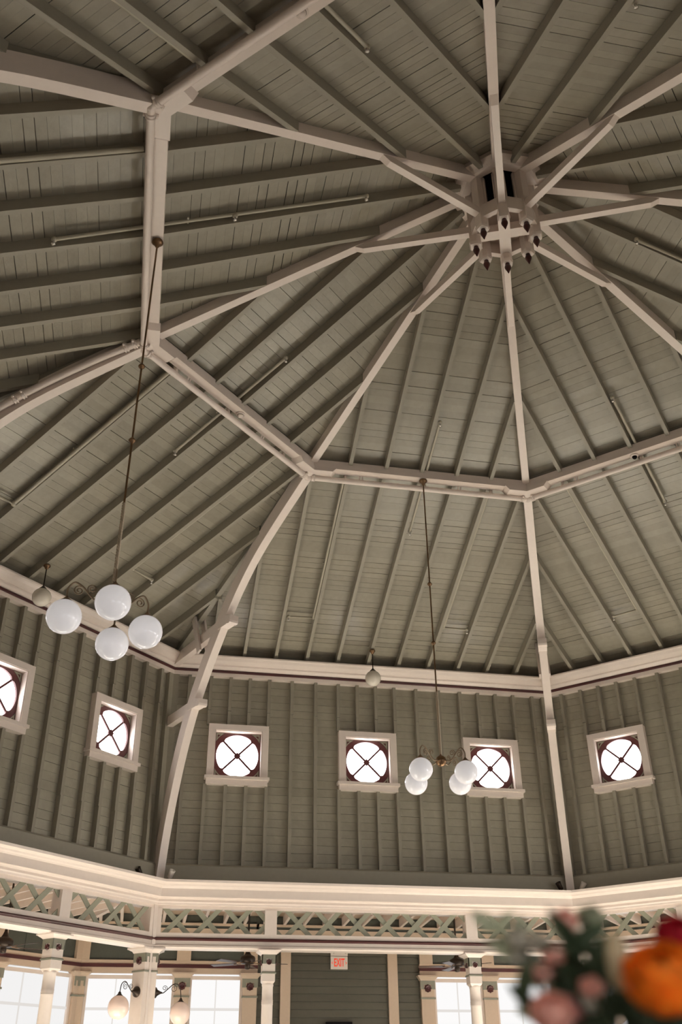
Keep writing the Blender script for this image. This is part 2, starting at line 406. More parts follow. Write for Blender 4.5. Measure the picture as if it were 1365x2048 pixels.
for k in range(8):
    if k in SEEN: continue
    for c in WIN_S:
        wn = mk('window_%d' % nwin, lbox(k, WA-0.12, WA+0.02, c-WW, c+WW, WZB, OPB), 'cream'); 
        tag(wn, 'square high window of the %s wall outside the frame' % SAY[k], 'window', 'rosette windows', 'structure')
        mk('casing', join(lbox(k, WA-0.12, WA+0.02, c-WW, c-OPW, OPB, WZT), lbox(k, WA-0.12, WA+0.02, c+OPW, c+WW, OPB, WZT), lbox(k, WA-0.12, WA+0.02, c-OPW, c+OPW, OPT, WZT)), 'cream', wn)
        mk('pane', lbox(k, WA+0.05, WA+0.058, c-OPW, c+OPW, OPB, OPT), HIGHM[k], wn)
        nwin += 1

# ------------------------------------------------------------------ eave cornice
tr = empty('trim_1', (0, 0, 9.34), 'cream crown cornice with dark red line under the roof eaves', 'cornice', kind='structure')
for k in range(8):
    mk('crown', oct_run(k, [(9.985, 9.484), (9.955, 9.49), (9.915, 9.525), (9.885, 9.53), (9.88, 9.555), (9.84, 9.57), (9.775, 9.61), (9.74, 9.655), (9.715, 9.665), (9.70, 9.672), (9.70, 9.70), (10.14, 9.72), (10.14, 9.484)]), 'cream', tr)
    mk('red_moulding', oct_run(k, [(10.005, 9.43), (9.985, 9.44), (9.98, 9.46), (9.99, 9.483), (10.14, 9.483), (10.14, 9.43)]), 'red', tr)
    mk('fascia', oct_run(k, [(10.02, 9.347), (10.015, 9.429), (10.14, 9.429), (10.14, 9.347)]), 'cream', tr)

# ------------------------------------------------------------------ lower cornice over the arcade
tr2 = empty('trim_2', (0, 0, 4.76), 'wide cream stepped cornice between the arcade and the upper wall', 'cornice', kind='structure')
for k in range(8):
    mk('cornice', oct_run(k, [(9.606, 5.158), (9.612, 5.115), (9.65, 5.10), (9.675, 5.085), (9.69, 5.06), (9.725, 5.045), (9.747, 5.022), (9.749, 4.879), (9.84, 4.874), (9.853, 4.85), (9.85, 4.81), (9.875, 4.79), (9.88, 4.761), (10.25, 4.761), (10.25, 5.158)]), 'cream', tr2)

# ------------------------------------------------------------------ arcade frieze, lattice
tr3 = empty('trim_3', (0, 0, 4.02), 'cream arcade beam with dark red moulding below the lattice panels', 'beam', kind='structure')
LZ0, LZ1 = 4.285, 4.705
for k in range(8):
    mk('top_rail', oct_run(k, [(9.945, LZ1), (9.945, 4.763), (10.17, 4.763), (10.17, LZ1)]), 'cream', tr3)
    mk('bottom_rail', oct_run(k, [(9.935, 4.212), (9.935, LZ0), (10.17, LZ0), (10.17, 4.212)]), 'cream', tr3)
    mk('red_moulding', oct_run(k, [(9.932, 4.155), (9.912, 4.167), (9.905, 4.185), (9.915, 4.205), (9.935, 4.212), (10.1, 4.212), (10.1, 4.155)]), 'red', tr3)
    mk('beam', oct_run(k, [(9.935, 4.155), (9.93, 4.09), (9.91, 4.075), (9.905, 4.045), (9.925, 4.03), (9.935, 4.02), (10.22, 4.02), (10.22, 4.155)]), 'cream', tr3)
    for s in (-1.965, 1.965):
        mk('post', lbox(k, 9.93, 10.17, s-0.112, s+0.112, LZ0, LZ1), 'cream', tr3)
    # corner post, following the corner
    def vplan(kk, a0, a1, wd, z): 
        u = a0*T8-wd
        return [W(kk, a0, u, z), VP(kk, a0, z), W(kk-1, a0, -u, z), W(kk-1, a1, -u, z), VP(kk, a1, z), W(kk, a1, u, z)]
    mk('corner_post', prism(vplan(k, 9.935, 10.2, 0.12, LZ0), vplan(k, 9.935, 10.2, 0.12, LZ1)), 'cream', tr3)
    d, t = VD(k)
    mk('corner_bead', prism([VP(k, 9.91, 4.03, -0.035), VP(k, 9.91, 4.03, 0.035), VP(k, 9.95, 4.03, 0.05), VP(k, 9.95, 4.03, -0.05)], [VP(k, 9.91, 4.765, -0.035), VP(k, 9.91, 4.765, 0.035), VP(k, 9.95, 4.765, 0.05), VP(k, 9.95, 4.765, -0.05)]), 'cream', tr3)
def clip_poly(poly, s0, s1):
    for lim, keep in ((s0, lambda p: p[0] >= s0), (s1, lambda p: p[0] <= s1)):
        out = []
        for i in range(len(poly)):
            p, q = poly[i], poly[(i+1) % len(poly)]
            if keep(p): out.append(p)
            if keep(p) != keep(q):
                u = (lim-p[0])/(q[0]-p[0]); out.append((lim, p[1]+u*(q[1]-p[1])))
        poly = out
        if len(poly) < 3: return None
    return poly
LSAY = {(0, 0): 'long lattice panel between the two far columns above the exit sign', (0, -1): 'short lattice panel at the left end of the far side', (0, 1): 'short panel at the right end of the far side',
        (1, 1): 'short lattice panel on the left side, next to the corner pier', (1, 0): 'long lattice panel cut off by the left edge',
        (7, -1): 'short lattice panel at the right edge above the orange flower', (7, 0): 'long lattice panel beyond the right edge', (1, -1): 'short lattice panel beyond the left edge', (7, 1): 'short lattice panel far beyond the right edge'}
PER = 0.572
for k in SEEN:
    E_ = 9.94*T8-0.13
    for b, (s0, s1) in ((-1, (-E_, -2.075)), (0, (-1.855, 1.855)), (1, (2.075, E_))):
        if (k, b) in ((1, -1), (7, 1)): continue
        lp = empty('lattice_panel', W(k, 10.0, (s0+s1)/2, LZ0), 'sage green diagonal slats, ' + LSAY[(k, b)], 'lattice', 'lattice panels of the arcade')
        h = (LZ1-LZ0)/2; zc = (LZ0+LZ1)/2; hw = 0.062
        for i in range(-8, 9):
            sc = PER*(i+0.5)
            for sg, a0, a1 in ((1, 9.985, 10.005), (-1, 10.006, 10.026)):
                P = [(sc-sg*h-hw, zc-h), (sc-sg*h+hw, zc-h), (sc+sg*h+hw, zc+h), (sc+sg*h-hw, zc+h)]
                P = clip_poly(P, s0, s1)
                if P: mk('slat', fprism(k, P, a0, a1), 'sageslat', lp)

# ------------------------------------------------------------------ columns and corner piers
def rosette(p, n, r, dep):
    """scalloped boss at p facing along n"""
    x, y, d = frame_from(Vector(n)); V = []; F = []; nn = 32
    for rr, h in ((1.0, 0), (1.0, dep*0.5), (0.72, dep), (0.3, dep*0.8), (0.25, dep*1.15)):
        for i in range(nn):
            a = 2*math.pi*i/nn; q = r*rr*(1+(0.09*math.cos(8*a) if rr > 0.6 else 0)); V.append(Vector(p)+d*h+(x*math.cos(a)+y*math.sin(a))*q)
    for j in range(4):
        for i in range(nn): F.append([j*nn+i, j*nn+(i+1) % nn, (j+1)*nn+(i+1) % nn, (j+1)*nn+i])
    F += [list(range(nn))[::-1], list(range(4*nn, 5*nn))]
    return V, F
def yoke(x, n, p, hw, z0, z1, notch_hw, notch_z, dep):
    """U-shaped overlay: x = along face, n = outwards, p = centre of the face (z ignored)"""
    P = [(-hw, z0), (-notch_hw, z0), (-notch_hw, notch_z), (notch_hw, notch_z), (notch_hw, z0), (hw, z0), (hw, z1), (-hw, z1)]
    def pt(u, z, d): q = p + x*u + n*d; return Vector((q.x, q.y, z))
    parts = []
    for A in ([P[0], P[1], P[2], (-notch_hw, z1), P[7]], [(-notch_hw, z1), P[2], P[3], (notch_hw, z1)], [P[3], P[4], P[5], P[6], (notch_hw, z1)]):
        parts.append(prism([pt(u, z, -0.002) for u, z in A], [pt(u, z, dep) for u, z in A]))
    return join(*parts)
def column(k, s, label):
    a = 10.06; N, T = NT(k)
    c = empty('column', W(k, a, s, 0), label, 'column', 'turned arcade columns')
    mk('capital', join(frust(k, a, s, 0.135, 3.945, 0.145, 3.96), frust(k, a, s, 0.148, 3.96, 0.165, 3.975), frust(k, a, s, 0.17, 3.975, 0.2, 4.0), frust(k, a, s, 0.213, 4.0, 0.215, 4.02)), 'cream', c)
    hb = 0.118
    mk('block', join(frust(k, a, s, hb, 3.5, hb, 3.95), frust(k, a, s, 0.085, 3.455, hb, 3.5)), 'cream', c)
    for n, x in ((-N, T), (N, T), (T, N), (-T, N)):
        p = W(k, a, s, 0) + n*hb
        yk = mk('cap_panel', yoke(x, n, p, 0.132, 3.79, 3.948, 0.055, 3.875, 0.014), 'yoke', c)
        mk('rosette', rosette(Vector((p.x, p.y, 3.818)), n, 0.045, 0.035), 'red', c)
    mk('band', join(frust(k, a, s, 0.133, 3.625, 0.135, 3.645), frust(k, a, s, 0.135, 3.645, 0.125, 3.66)), 'yoke', c)
    mk('shaft', lathe(W(k, a, s, 0), [(0.10, 0.3), (0.108, 1.2), (0.104, 2.6), (0.101, 3.12), (0.107, 3.128), (0.101, 3.138), (0.107, 3.16), (0.101, 3.172), (0.107, 3.19), (0.101, 3.20), (0.1, 3.42), (0.108, 3.43), (0.106, 3.46)], n=24), 'cream', c, True)
    mk('base', join(frust(k, a, s, 0.16, 0.0, 0.16, 0.2), frust(k, a, s, 0.15, 0.2, 0.11, 0.32)), 'cream', c)
column(0, -1.98, 'cream turned column left of the exit sign')
column(0, 1.98, 'cream turned column right of the exit sign, its capital under the fan')
column(1, 1.93, 'cream turned column near the left edge, seen at an angle')
column(7, -1.96, 'cream turned column hidden behind the orange flower')
def pier(k, label):
    c = empty('corner_pier', VP(k, 10.1, 0), label, 'pier', 'corner piers')
    def pl(e, z, wd=0.13): return vplan(k, 9.975-e, 10.26+e, wd+e, z)
    mk('shaft', prism(pl(0, 0), pl(0, 3.95)), 'cream', c)
    mk('capital', join(prism(pl(0.02, 3.96), pl(0.03, 3.975)), prism(pl(0.035, 3.975), pl(0.07, 4.0)), prism(pl(0.08, 4.0), pl(0.08, 4.03)), prism(pl(0.012, 3.94), pl(0.02, 3.96))), 'cream', c)
    mk('band', join(prism(pl(0.012, 3.63), pl(0.014, 3.65)), prism(pl(0.014, 3.65), pl(0.004, 3.662))), 'yoke', c)
    u = 9.975*T8-0.13
    for kk, sg in ((k, 1), (k-1, -1)):
        N, T = NT(kk)
        # inner leg face and reveal face
        p = W(kk, 9.975, sg*(u+0.065), 0)
        mk('cap_panel', yoke(T, -N, p, 0.06, 3.79, 3.945, 0.03, 3.885, 0.012), 'yoke', c)
        n = -T*sg; p = W(kk, 10.118, sg*u, 0)
        mk('cap_panel', yoke(N, n, p, 0.145, 3.79, 3.945, 0.055, 3.875, 0.012), 'yoke', c)
        mk('rosette', rosette(Vector((p.x, p.y, 3.815)), n, 0.062, 0.04), 'red', c)
    mk('edge_bead', prism([VP(k, 9.955, 0.2, -0.02), VP(k, 9.955, 0.2, 0.02), VP(k, 9.985, 0.2, 0.03), VP(k, 9.985, 0.2, -0.03)], [VP(k, 9.955, 3.94, -0.02), VP(k, 9.955, 3.94, 0.02), VP(k, 9.985, 3.94, 0.03), VP(k, 9.985, 3.94, -0.03)]), 'cream', c)
pier(1, 'cream corner pier carrying two globe sconces at the left')
pier(0, 'cream corner pier behind the dark foliage at the right')

# ------------------------------------------------------------------ wall sconces on the piers
def spiral(c, x, y, r0, r1, turns, a0, n=28):
    out = []
    for i in range(n+1):
        t = i/n; a = a0 + turns*2*math.pi*t; r = r0 + (r1-r0)*t; out.append(Vector(c) + x*(r*math.cos(a)) + y*(r*math.sin(a)))
    return out
Z = Vector((0, 0, 1))
def bez(pts, n=24):
    """smooth path through points (Catmull-Rom)"""
    pts = [Vector(p) for p in pts]; P = [pts[0]]+pts+[pts[-1]]; out = []
    for i in range(1, len(P)-2):
        for j in range(n//(len(pts)-1)+1):
            t = j/(n//(len(pts)-1)+1); a, b, c, d = P[i-1:i+3]
            out.append(0.5*((2*b)+(c-a)*t+(2*a-5*b+4*c-d)*t*t+(3*b-a-3*c+d)*t**3))
    return out+[pts[-1]]
def sconce(p, n, g, label):
    """p backplate centre, n outward, g globe centre"""
    p, n, g = Vector(p), Vector(n).normalized(), Vector(g)
    s = empty('wall_sconce', p, label, 'wall lamp', 'globe sconces on the piers')
    mk('backplate', lathe(p, [(0.09, 0), (0.088, 0.02), (0.05, 0.045), (0.03, 0.08), (0.018, 0.11), (0.012, 0.13)], n), 'bronze', s, True)
    h = Vector((g.x-p.x, g.y-p.y, 0)); L = h.length; h.normalize()
    top = g + Z*0.235
    arm = bez([p+n*0.1, p+h*L*0.32+Z*0.0, p+h*L*0.5+Z*0.07, p+h*L*0.72+Z*0.145, p+h*L*0.93+Z*0.10, top])
    mk('arm', tube(arm, 0.008, 8), 'bronze', s, True)
    mk('scroll', tube(spiral(p+h*L*0.70+Z*0.07, h, Z, 0.062, 0.014, -1.5, 1.9), 0.005, 6), 'bronze', s, True)
    mk('scroll', tube(spiral(p+h*L*0.36+Z*0.075, h, Z, 0.05, 0.012, 1.5, -1.2), 0.005, 6), 'bronze', s, True)
    mk('fitter', lathe(g+Z*0.165, [(0.066, 0), (0.06, 0.02), (0.035, 0.04), (0.02, 0.075), (0.01, 0.085)]), 'bronze', s, True)
    mk('globe', ball(g, 0.182, zs=1.06), 'globewarm', s, True)
def reveal(kk, sg, z): 
    N, T = NT(kk); return W(kk, 10.118, sg*(9.975*T8-0.13), z), -T*sg
for kk, sg, gs, gz, lab in ((1, 1, 3.59, 3.04, 'globe sconce on the left side of the left corner pier'), (0, -1, -3.533, 2.982, 'globe sconce on the right side of the left corner pier'),
                            (0, 1, 3.551, 3.0, 'globe sconce on the left side of the pier behind the flowers'), (7, -1, -3.56, 3.0, 'globe sconce on the right side of the pier behind the flowers')):
    p, n = reveal(kk, sg, 3.31)
    sconce(p, n, W(kk, 10.118, gs, gz), lab)

# ------------------------------------------------------------------ arched ribs
def cr(pts, n=6):
    P = [pts[0]]+pts+[pts[-1]]; out = []
    for i in range(1, len(P)-2):
        for j in range(n):
            t = j/n; a, b, c, d = [Vector((*q, 0)) for q in P[i-1:i+3]]
            v = 0.5*((2*b)+(c-a)*t+(2*a-5*b+4*c-d)*t*t+(3*b-a-3*c+d)*t**3); out.append((v.x, v.y))
    return out+[pts[-1]]
RIN = cr([(4.98, 11.40), (5.5, 11.17), (6.1, 10.90), (6.6, 10.65), (6.98, 10.41), (7.36, 10.11), (7.68, 9.80), (8.05, 9.38), (8.5, 8.83), (8.95, 8.16), (9.30, 7.42), (9.58, 6.6), (9.77, 5.85), (9.88, 5.16)])
def rib_outer():
    out = []; n = len(RIN)
    for i, p in enumerate(RIN):
        q0, q1 = RIN[max(i-1, 0)], RIN[min(i+1, n-1)]
        d = Vector((q1[0]-q0[0], q1[1]-q0[1])).normalized(); nn = Vector((-d.y, d.x))
        if nn.x < 0: nn = -nn
        f = i/(n-1); dep = 0.31-0.10*max(0, (f-0.5)*2)
        out.append((min(p[0]+nn.x*dep, 10.12), p[1]+nn.y*dep))
    out[0] = (4.98, 11.72); out[-1] = (10.1, 5.16)
    return out
ROUT = rib_outer()
RSAY = {0: 'cream arched rib standing between the far wall and the right wall', 1: 'cream arched rib curving down left of the far-wall windows', 2: 'cream arched rib with the thick pipe on it at the left edge',
        3: 'short visible piece of cream arched rib at the top left corner'}
for k in (0, 1, 2, 3):
    rb = empty('arched_rib', VP(k, 9.9, 5.16), RSAY[k], 'rib', 'arched ribs')
    mk('rib', vstrip(k, RIN, ROUT, 0.078), 'cream', rb)
    for e, z0, z1, back in ((7.57, 9.48, 9.72, 10.1), (8.62, 8.17, 8.39, 10.14)):
        mk('tie_beam', join(vbeam(k, [(back, z0+0.02), (e+0.45, z0+0.02), (e+0.45, z1), (back, z1)], 0.065),
                            vbeam(k, [(e+0.48, z0+0.04), (e+0.16, z0+0.02), (e+0.12, z0+0.03), (e+0.12, z1-0.03), (e+0.48, z1)], 0.088),
                            vbeam(k, [(e+0.12, z0+0.015), (e+0.05, z0), (e+0.01, z0+0.01), (e, z0+0.05), (e, z1-0.08), (e+0.12, z1-0.05)], 0.092)), 'cream', rb)
    for sg in (-1, 1):
        mk('hanger_board', vbeam(k, [(9.00, 10.21), (9.13, 10.15), (8.80, 9.30), (8.68, 9.34)], 0.022, sg*0.10), 'cream', rb)

# ------------------------------------------------------------------ roof frame: ring beam, hips, struts
rf = empty('roof_frame', (0, 0, 11.38), 'cream octagonal roof frame of ring beam, hip beams and struts meeting at the lantern', 'roof frame')
for k in range(8):
    mk('ring_beam', oct_run(k, [(4.93, 11.47), (4.93, 11.64), (5.10, 11.64), (5.10, 11.47)]), 'cream', rf)
    # bolster under each corner: two chamfered legs
    for kk, sg in ((k, 1), (k-1, -1)):
        u0, u1 = 4.91*T8-0.34, 4.91*T8-0.42
        b = [W(kk, 4.905, sg*u0, 11.39), VP(k, 4.905, 11.39), VP(k, 5.125, 11.39), W(kk, 5.125, sg*u0, 11.39)]
        t = [W(kk, 4.905, sg*u1, 11.475), VP(k, 4.905, 11.475), VP(k, 5.125, 11.475), W(kk, 5.125, sg*u1, 11.475)]
        mk('bolster', prism(b, t), 'cream', rf)
    mk('hip_beam', vbeam(k, [(5.02, zb(5.0)-0.02), (0.5, zb(0.5)-0.03), (0.5, zb(0.5)+RD+0.05), (5.02, zb(5.0)+RD+0.06)], 0.066), 'cream', rf)
    mk('strut', vbeam(k, [(0.44, 12.69), (0.44, 12.82), (2.05, 12.84), (2.12, 12.80), (1.97, 12.72)], 0.05), 'cream', rf)

# ------------------------------------------------------------------ lantern
ln = empty('roof_lantern', (0, 0, 12.2), 'cream octagonal lantern hub with dark red finials at the roof peak', 'lantern')
mk('shaft', join(*[prism([VP(k, 0.30, 12.95), VP(k+1, 0.30, 12.95), VP(k+1, 0.33, 12.95), VP(k, 0.33, 12.95)], [VP(k, 0.30, 14.6), VP(k+1, 0.30, 14.6), VP(k+1, 0.33, 14.6), VP(k, 0.33, 14.6)]) for k in range(8)],
     prism([VP(k, 0.33, 14.6) for k in range(8)], [VP(k, 0.33, 14.65) for k in range(8)])), 'black', ln)
mk('cap', prism([VP(k, 0.75, 13.72) for k in range(8)], [VP(k, 0.75, 13.8) for k in range(8)]), 'deck', ln)
for k in range(8):
    d, t = VD(k)
    def pq(r, w2, z): return [d*(r-w2)*1.0+t*(-w2*0.55)+Z*z, d*(r-w2)+t*(w2*0.55)+Z*z, d*(r-w2*0.2)+t*w2+Z*z, d*(r+w2)+t*w2*0.8+Z*z, d*(r+w2)-t*w2*0.8+Z*z, d*(r-w2*0.2)-t*w2+Z*z]
    po = mk('post', join(prism(pq(0.44, 0.082, 12.47), pq(0.44, 0.082, 13.72))), 'cream', ln)
    mk('post_foot', prism(pq(0.44, 0.076, 12.43), pq(0.44, 0.092, 12.47)), 'cream', ln)
    mk('finial', lathe(d*0.44+Z*12.44, [(0.03, 0), (0.036, -0.02), (0.03, -0.035), (0.045, -0.06), (0.05, -0.085), (0.042, -0.115), (0.026, -0.15), (0.014, -0.185), (0.004, -0.21)], n=14), 'red', ln, True)
    mk('collar', oct_run(k, [(0.40, 12.62), (0.40, 12.86), (0.475, 12.86), (0.475, 12.62)]), 'cream', ln)
    mk('upper_collar', oct_run(k, [(0.44, 13.47), (0.56, 13.47), (0.60, 13.50), (0.70, 13.52), (0.72, 13.70), (0.44, 13.70)]), 'cream', ln)
mk('soffit', prism([VP(k, 0.40, 12.84) for k in range(8)], [VP(k, 0.40, 12.86) for k in range(8)]), 'cream', ln)
for k in range(8):
    for sg, kk in ((1, k), (-1, k)):
        u = 0.40*T8*sg*0.55
        mk('stile', lbox(kk, 0.36, 0.40, u-0.03, u+0.03, 12.86, 13.5), 'cream', ln)
for i in range(2):
    d = VD(i*2)[0]
    mk('cross_beam', beam(d*0.41+Z*(12.66+0.01*i), -d*0.41+Z*(12.66+0.01*i), 0.085, 0.07), 'cream', ln)

# ------------------------------------------------------------------ sprinkler main and branches
def coupling(p, d, r):
    return join(lathe(Vector(p)-d*0.035, [(r*1.0, 0), (r*1.28, 0.004), (r*1.28, 0.022), (r*1.12, 0.026), (r*1.12, 0.044), (r*1.28, 0.048), (r*1.28, 0.066), (r*1.0, 0.07)], d, 16),
                beam(Vector(p)+frame_from(d)[0]*r*1.2, Vector(p)+frame_from(d)[0]*r*1.75, 0.018, 0.018), beam(Vector(p)-frame_from(d)[0]*r*1.2, Vector(p)-frame_from(d)[0]*r*1.75, 0.018, 0.018))
PA, PZ, PR = 5.135, 11.36, 0.052
mn = empty('sprinkler_system', (0, 0, PZ), 'sprinkler pipework with cream main around the ring beam and sage branches along the rafters', 'sprinkler')
for k in range(8):
    mk('pipe', tube([VP(k, PA, PZ), VP(k+1, PA, PZ)], PR, 14), 'cream', mn, True)
    d = (VP(k+1, PA, PZ)-VP(k, PA, PZ)).normalized()
    mk('elbow', ball(VP(k, PA, PZ), PR*1.15, 16, 10), 'cream', mn, True)
    for u in (0.11,):
        mk('coupling', coupling(VP(k, PA, PZ)+d*u, d, PR), 'cream', mn, True)
        mk('coupling', coupling(VP(k+1, PA, PZ)-d*u, d, PR), 'cream', mn, True)
    for s in (-1.15, 0.75):
        mk('hanger', join(beam(W(k, PA, s, PZ+PR), W(k, PA-0.06, s, 11.55), 0.012, 0.004), beam(W(k, PA, s+0.05, PZ+PR), W(k, PA-0.06, s+0.05, 11.55), 0.012, 0.004)), 'cream', mn)
# riser lying on rib 2
rp = [(5.13, 11.40), (5.6, 11.24), (6.1, 11.03), (6.7, 10.74), (7.3, 10.37), (7.9, 9.85)]
rs = mk('riser_pipe', tube(bez([VP(2, a, z, 0.135) for a, z in rp]), 0.055, 14), 'cream', mn, True)
for i in ((0.06, 0), (0.02, 3)):
    p0 = VP(2, *rp[i[1]], 0.135); p1 = VP(2, *rp[i[1]+1], 0.135); d = (p1-p0).normalized()
    mk('coupling', coupling(p0+d*0.1, d, 0.055), 'cream', rs, True)
    mk('coupling', coupling(p0+d*0.24, d, 0.055), 'cream', rs, True)
BR = 0.026
def head(p):
    p = Vector(p)
    return join(lathe(p, [(0.018, 0), (0.018, -0.03), (0.01, -0.035), (0.01, -0.06), (0.028, -0.062), (0.028, -0.068), (0.005, -0.075)], n=10))
def branch(k, label, pts, heads, drop_at=None, r=BR):
    """pts: list of (apothem, s); pipe hangs beside the rafters"""
    P = [W(k, a, s, zb(a)+0.05) for a, s in pts]
    b = mk('branch_pipe', tube(P, r, 10), 'pipe', mn, True); b['label'] = label
    for i in range(1, len(P)-1): mk('elbow', ball(P[i], r*1.45, 12, 8), 'pipe', b, True)
    for a, s in heads:
        p = W(k, a, s, zb(a)+0.05); mk('fitting', ball(p, r*1.5, 12, 8), 'pipe', b, True)
        mk('sprinkler_head', head(p-Z*0.02), 'chrome', b, True)
    if drop_at:
        for a, s in drop_at:
            mk('riser', tube([W(k, PA, s, PZ+0.02), W(k, PA+0.02, s, zb(PA)+0.05)], r*1.05, 10), 'cream', b, True)
    for (a0, s0), (a1, s1) in zip(pts[:-1], pts[1:]):
        if abs(a0-a1) > 1.2:
            am = a0+(a1-a0)*0.6
            mk('clip', beam(W(k, am, s0-0.05, zb(am)+0.1), W(k, am, s0+0.05, zb(am)+0.1), 0.012, 0.012), 'pipe', b)
S1, S2 = 1.41, 1.93
FACE = {0: 'far slope', 1: 'left middle slope', 2: 'left edge slope', 7: 'right slope'}
for k in (0, 1, 2, 7):
    mid = -0.12 if k in (1, 2) else 0.10
    up_a = 2.12 if k == 2 else 3.95
    branch(k, 'short sprinkler pipe beside the middle rafter of the ' + FACE[k], [(up_a, mid), (6.3, mid)], [(up_a+0.01, mid), (6.29, mid)] + ([(4.0, mid)] if k == 2 else []), [(5.22, mid)])
    for sg, wd in ((-1, 'left'), (1, 'right')):
        branch(k, 'long sprinkler pipe with bent end on the %s half of the %s' % (wd, FACE[k]), [(5.22, sg*S1), (8.65, sg*S1), (8.67, sg*S2)], [(8.67, sg*S2)], [(5.22, sg*S1)], 0.036 if k in (1, 2) and sg < 0 else BR)
branch(3, 'sprinkler pipe on the dark top left roof slope beside its right rafter', [(5.22, 1.41), (8.6, 1.41)], [], [(5.22, 1.41)])
branch(3, 'sprinkler pipe above the ring beam on the dark top left slope', [(3.98, -0.1), (6.3, -0.1)], [(3.98, -0.1)], [(5.22, -0.1)])
branch(4, 'sprinkler pipe ending at the top edge right of the upright hip', [(3.94, -0.09), (6.3, -0.09)], [(3.95, -0.09)], [(5.22, -0.09)])
branch(6, 'sprinkler pipe right of the lantern at the right edge', [(2.11, 0.06), (6.3, 0.06)], [(2.12, 0.06)], [(5.22, 0.06)])

# ------------------------------------------------------------------ detectors on the ring beam
def detector(k, s, label, dome=False):
    p = W(k, 5.03, s, 11.47)
    d = empty('dome_camera' if dome else 'smoke_detector', p, label, 'camera' if dome else 'smoke detector')
    mk('base', lathe(p, [(0.075, 0), (0.075, -0.02), (0.06, -0.03)], n=24), 'cream', d, True)
    if dome: mk('dome', lathe(p, [(0.045, -0.03), (0.04, -0.055), (0.022, -0.075), (0.002, -0.08)], n=20), 'black', d, True)
    else:
        mk('cover', lathe(p, [(0.052, -0.03), (0.05, -0.05), (0.035, -0.06), (0.03, -0.066), (0.002, -0.067)], n=24), 'cream', d, True)
        mk('vent', lathe(p, [(0.056, -0.028), (0.056, -0.034)], n=24), 'bronze', d)
detector(1, 0.06, 'round cream smoke detector under the ring beam left of centre')
detector(3, 0.07, 'round cream smoke detector under the beam at the top edge')
detector(7, 0.015, 'cream dome camera with black lens under the right ring beam', True)

# ------------------------------------------------------------------ chandeliers
def chandelier(x, y, globes, label, ball_z=6.17):
    c = empty('globe_chandelier', (x, y, 5.7), label, 'chandelier', 'four-globe chandeliers')
    b = Vector((x, y, 0))
    mk('canopy', lathe(b+Z*11.47, [(0.02, 0), (0.07, -0.01), (0.078, -0.035), (0.055, -0.06), (0.03, -0.075), (0.028, -0.11), (0.016, -0.12)], n=20), 'brass', c, True)
    mk('rod', tube([b+Z*11.37, b+Z*7.3], 0.0125, 10), 'brass', c, True)
    for z in (9.295, 8.182):
        mk('coupling', lathe(b+Z*(z-0.04), [(0.014, 0), (0.024, 0.01), (0.04, 0.03), (0.042, 0.042), (0.034, 0.058), (0.018, 0.075), (0.014, 0.085)], n=16), 'brass', c, True)
    for i in range(4):
        pts = [b + Vector((0.014*math.cos(j*0.55+i*math.pi/2), 0.014*math.sin(j*0.55+i*math.pi/2), 7.32-(7.32-ball_z-0.1)*j/90)) for j in range(91)]
        mk('twisted_strand', tube(pts, 0.0085, 6), 'rope', c, True)
    hb = mk('hub', lathe(b+Z*(ball_z-0.085), [(0.01, 0), (0.045, 0.008), (0.075, 0.035), (0.085, 0.07), (0.09, 0.078), (0.09, 0.092), (0.085, 0.1), (0.078, 0.13), (0.05, 0.16), (0.02, 0.172), (0.016, 0.2)], n=24), 'brass', c, True)
    for gx, gy, gz in globes:
        g = Vector((x+gx, y+gy, gz)); h = Vector((gx, gy, 0)); L = h.length; h.normalize()
        st = b+Z*ball_z+h*0.08; top = g+Z*0.22
        arm = bez([st, st+h*(L*0.2)-Z*0.02, st+h*(L*0.34)+Z*0.03, st+h*(L*0.5)+Z*0.11, st+h*(L-0.08)*0.84+Z*0.15, Vector((top.x, top.y, st.z+0.07)), top], 36)
        mk('arm', tube(arm, 0.011, 8), 'armbrass', c, True)
        mk('scroll', tube(spiral(st+h*L*0.29+Z*0.10, h, Z, 0.05, 0.012, 1.6, -1.0), 0.0075, 6), 'armbrass', c, True)
        mk('scroll', tube(spiral(st+h*L*0.58+Z*0.06, h, Z, 0.055, 0.012, -1.6, 2.0), 0.0075, 6), 'armbrass', c, True)
        mk('fitter', lathe(g+Z*0.158, [(0.068, 0), (0.066, 0.018), (0.045, 0.034), (0.03, 0.05), (0.016, 0.066), (0.01, 0.075)], n=20), 'brass', c, True)
        mk('globe', ball(g, 0.18), 'globe', c, True)
chandelier(0.035, 5.0, [(-0.42, -0.30, 5.93), (-0.30, 0.44, 5.93), (0.31, -0.27, 5.93), (0.40, 0.33, 5.93)], 'brass chandelier with four white globes in front of the far-wall windows')
N2, T2 = NT(2)
chandelier(5*N2.x, 5*N2.y, [(-0.451, -0.055, 5.87), (0.044, -0.47, 5.87), (0.026, 0.567, 5.87), (0.376, 0.188, 5.87)], 'brass chandelier with four large white globes at the left', 6.12)

# ------------------------------------------------------------------ small pendants at the eaves
def pendant(k, s, label):
    p = W(k, 9.36, s, zb(9.36))
    c = empty('globe_pendant', p, label, 'pendant lamp', 'eave pendants')
    mk('canopy', lathe(p, [(0.03, 0), (0.06, -0.01), (0.065, -0.035), (0.04, -0.06), (0.03, -0.09), (0.012, -0.1)], n=18), 'brass', c, True)
    mk('rod', tube([p-Z*0.09, p-Z*0.43], 0.011, 8), 'bronze', c, True)
    mk('fitter', lathe(p-Z*0.50, [(0.07, 0), (0.06, 0.02), (0.03, 0.05), (0.012, 0.08)], n=18), 'bronze', c, True)
    mk('globe', ball(p-Z*0.655, 0.167), 'globegrey', c, True)
pendant(0, 0.0, 'small white globe pendant under the far eaves')
pendant(1, 0.0, 'small dusty globe pendant under the left eaves behind the chandelier')

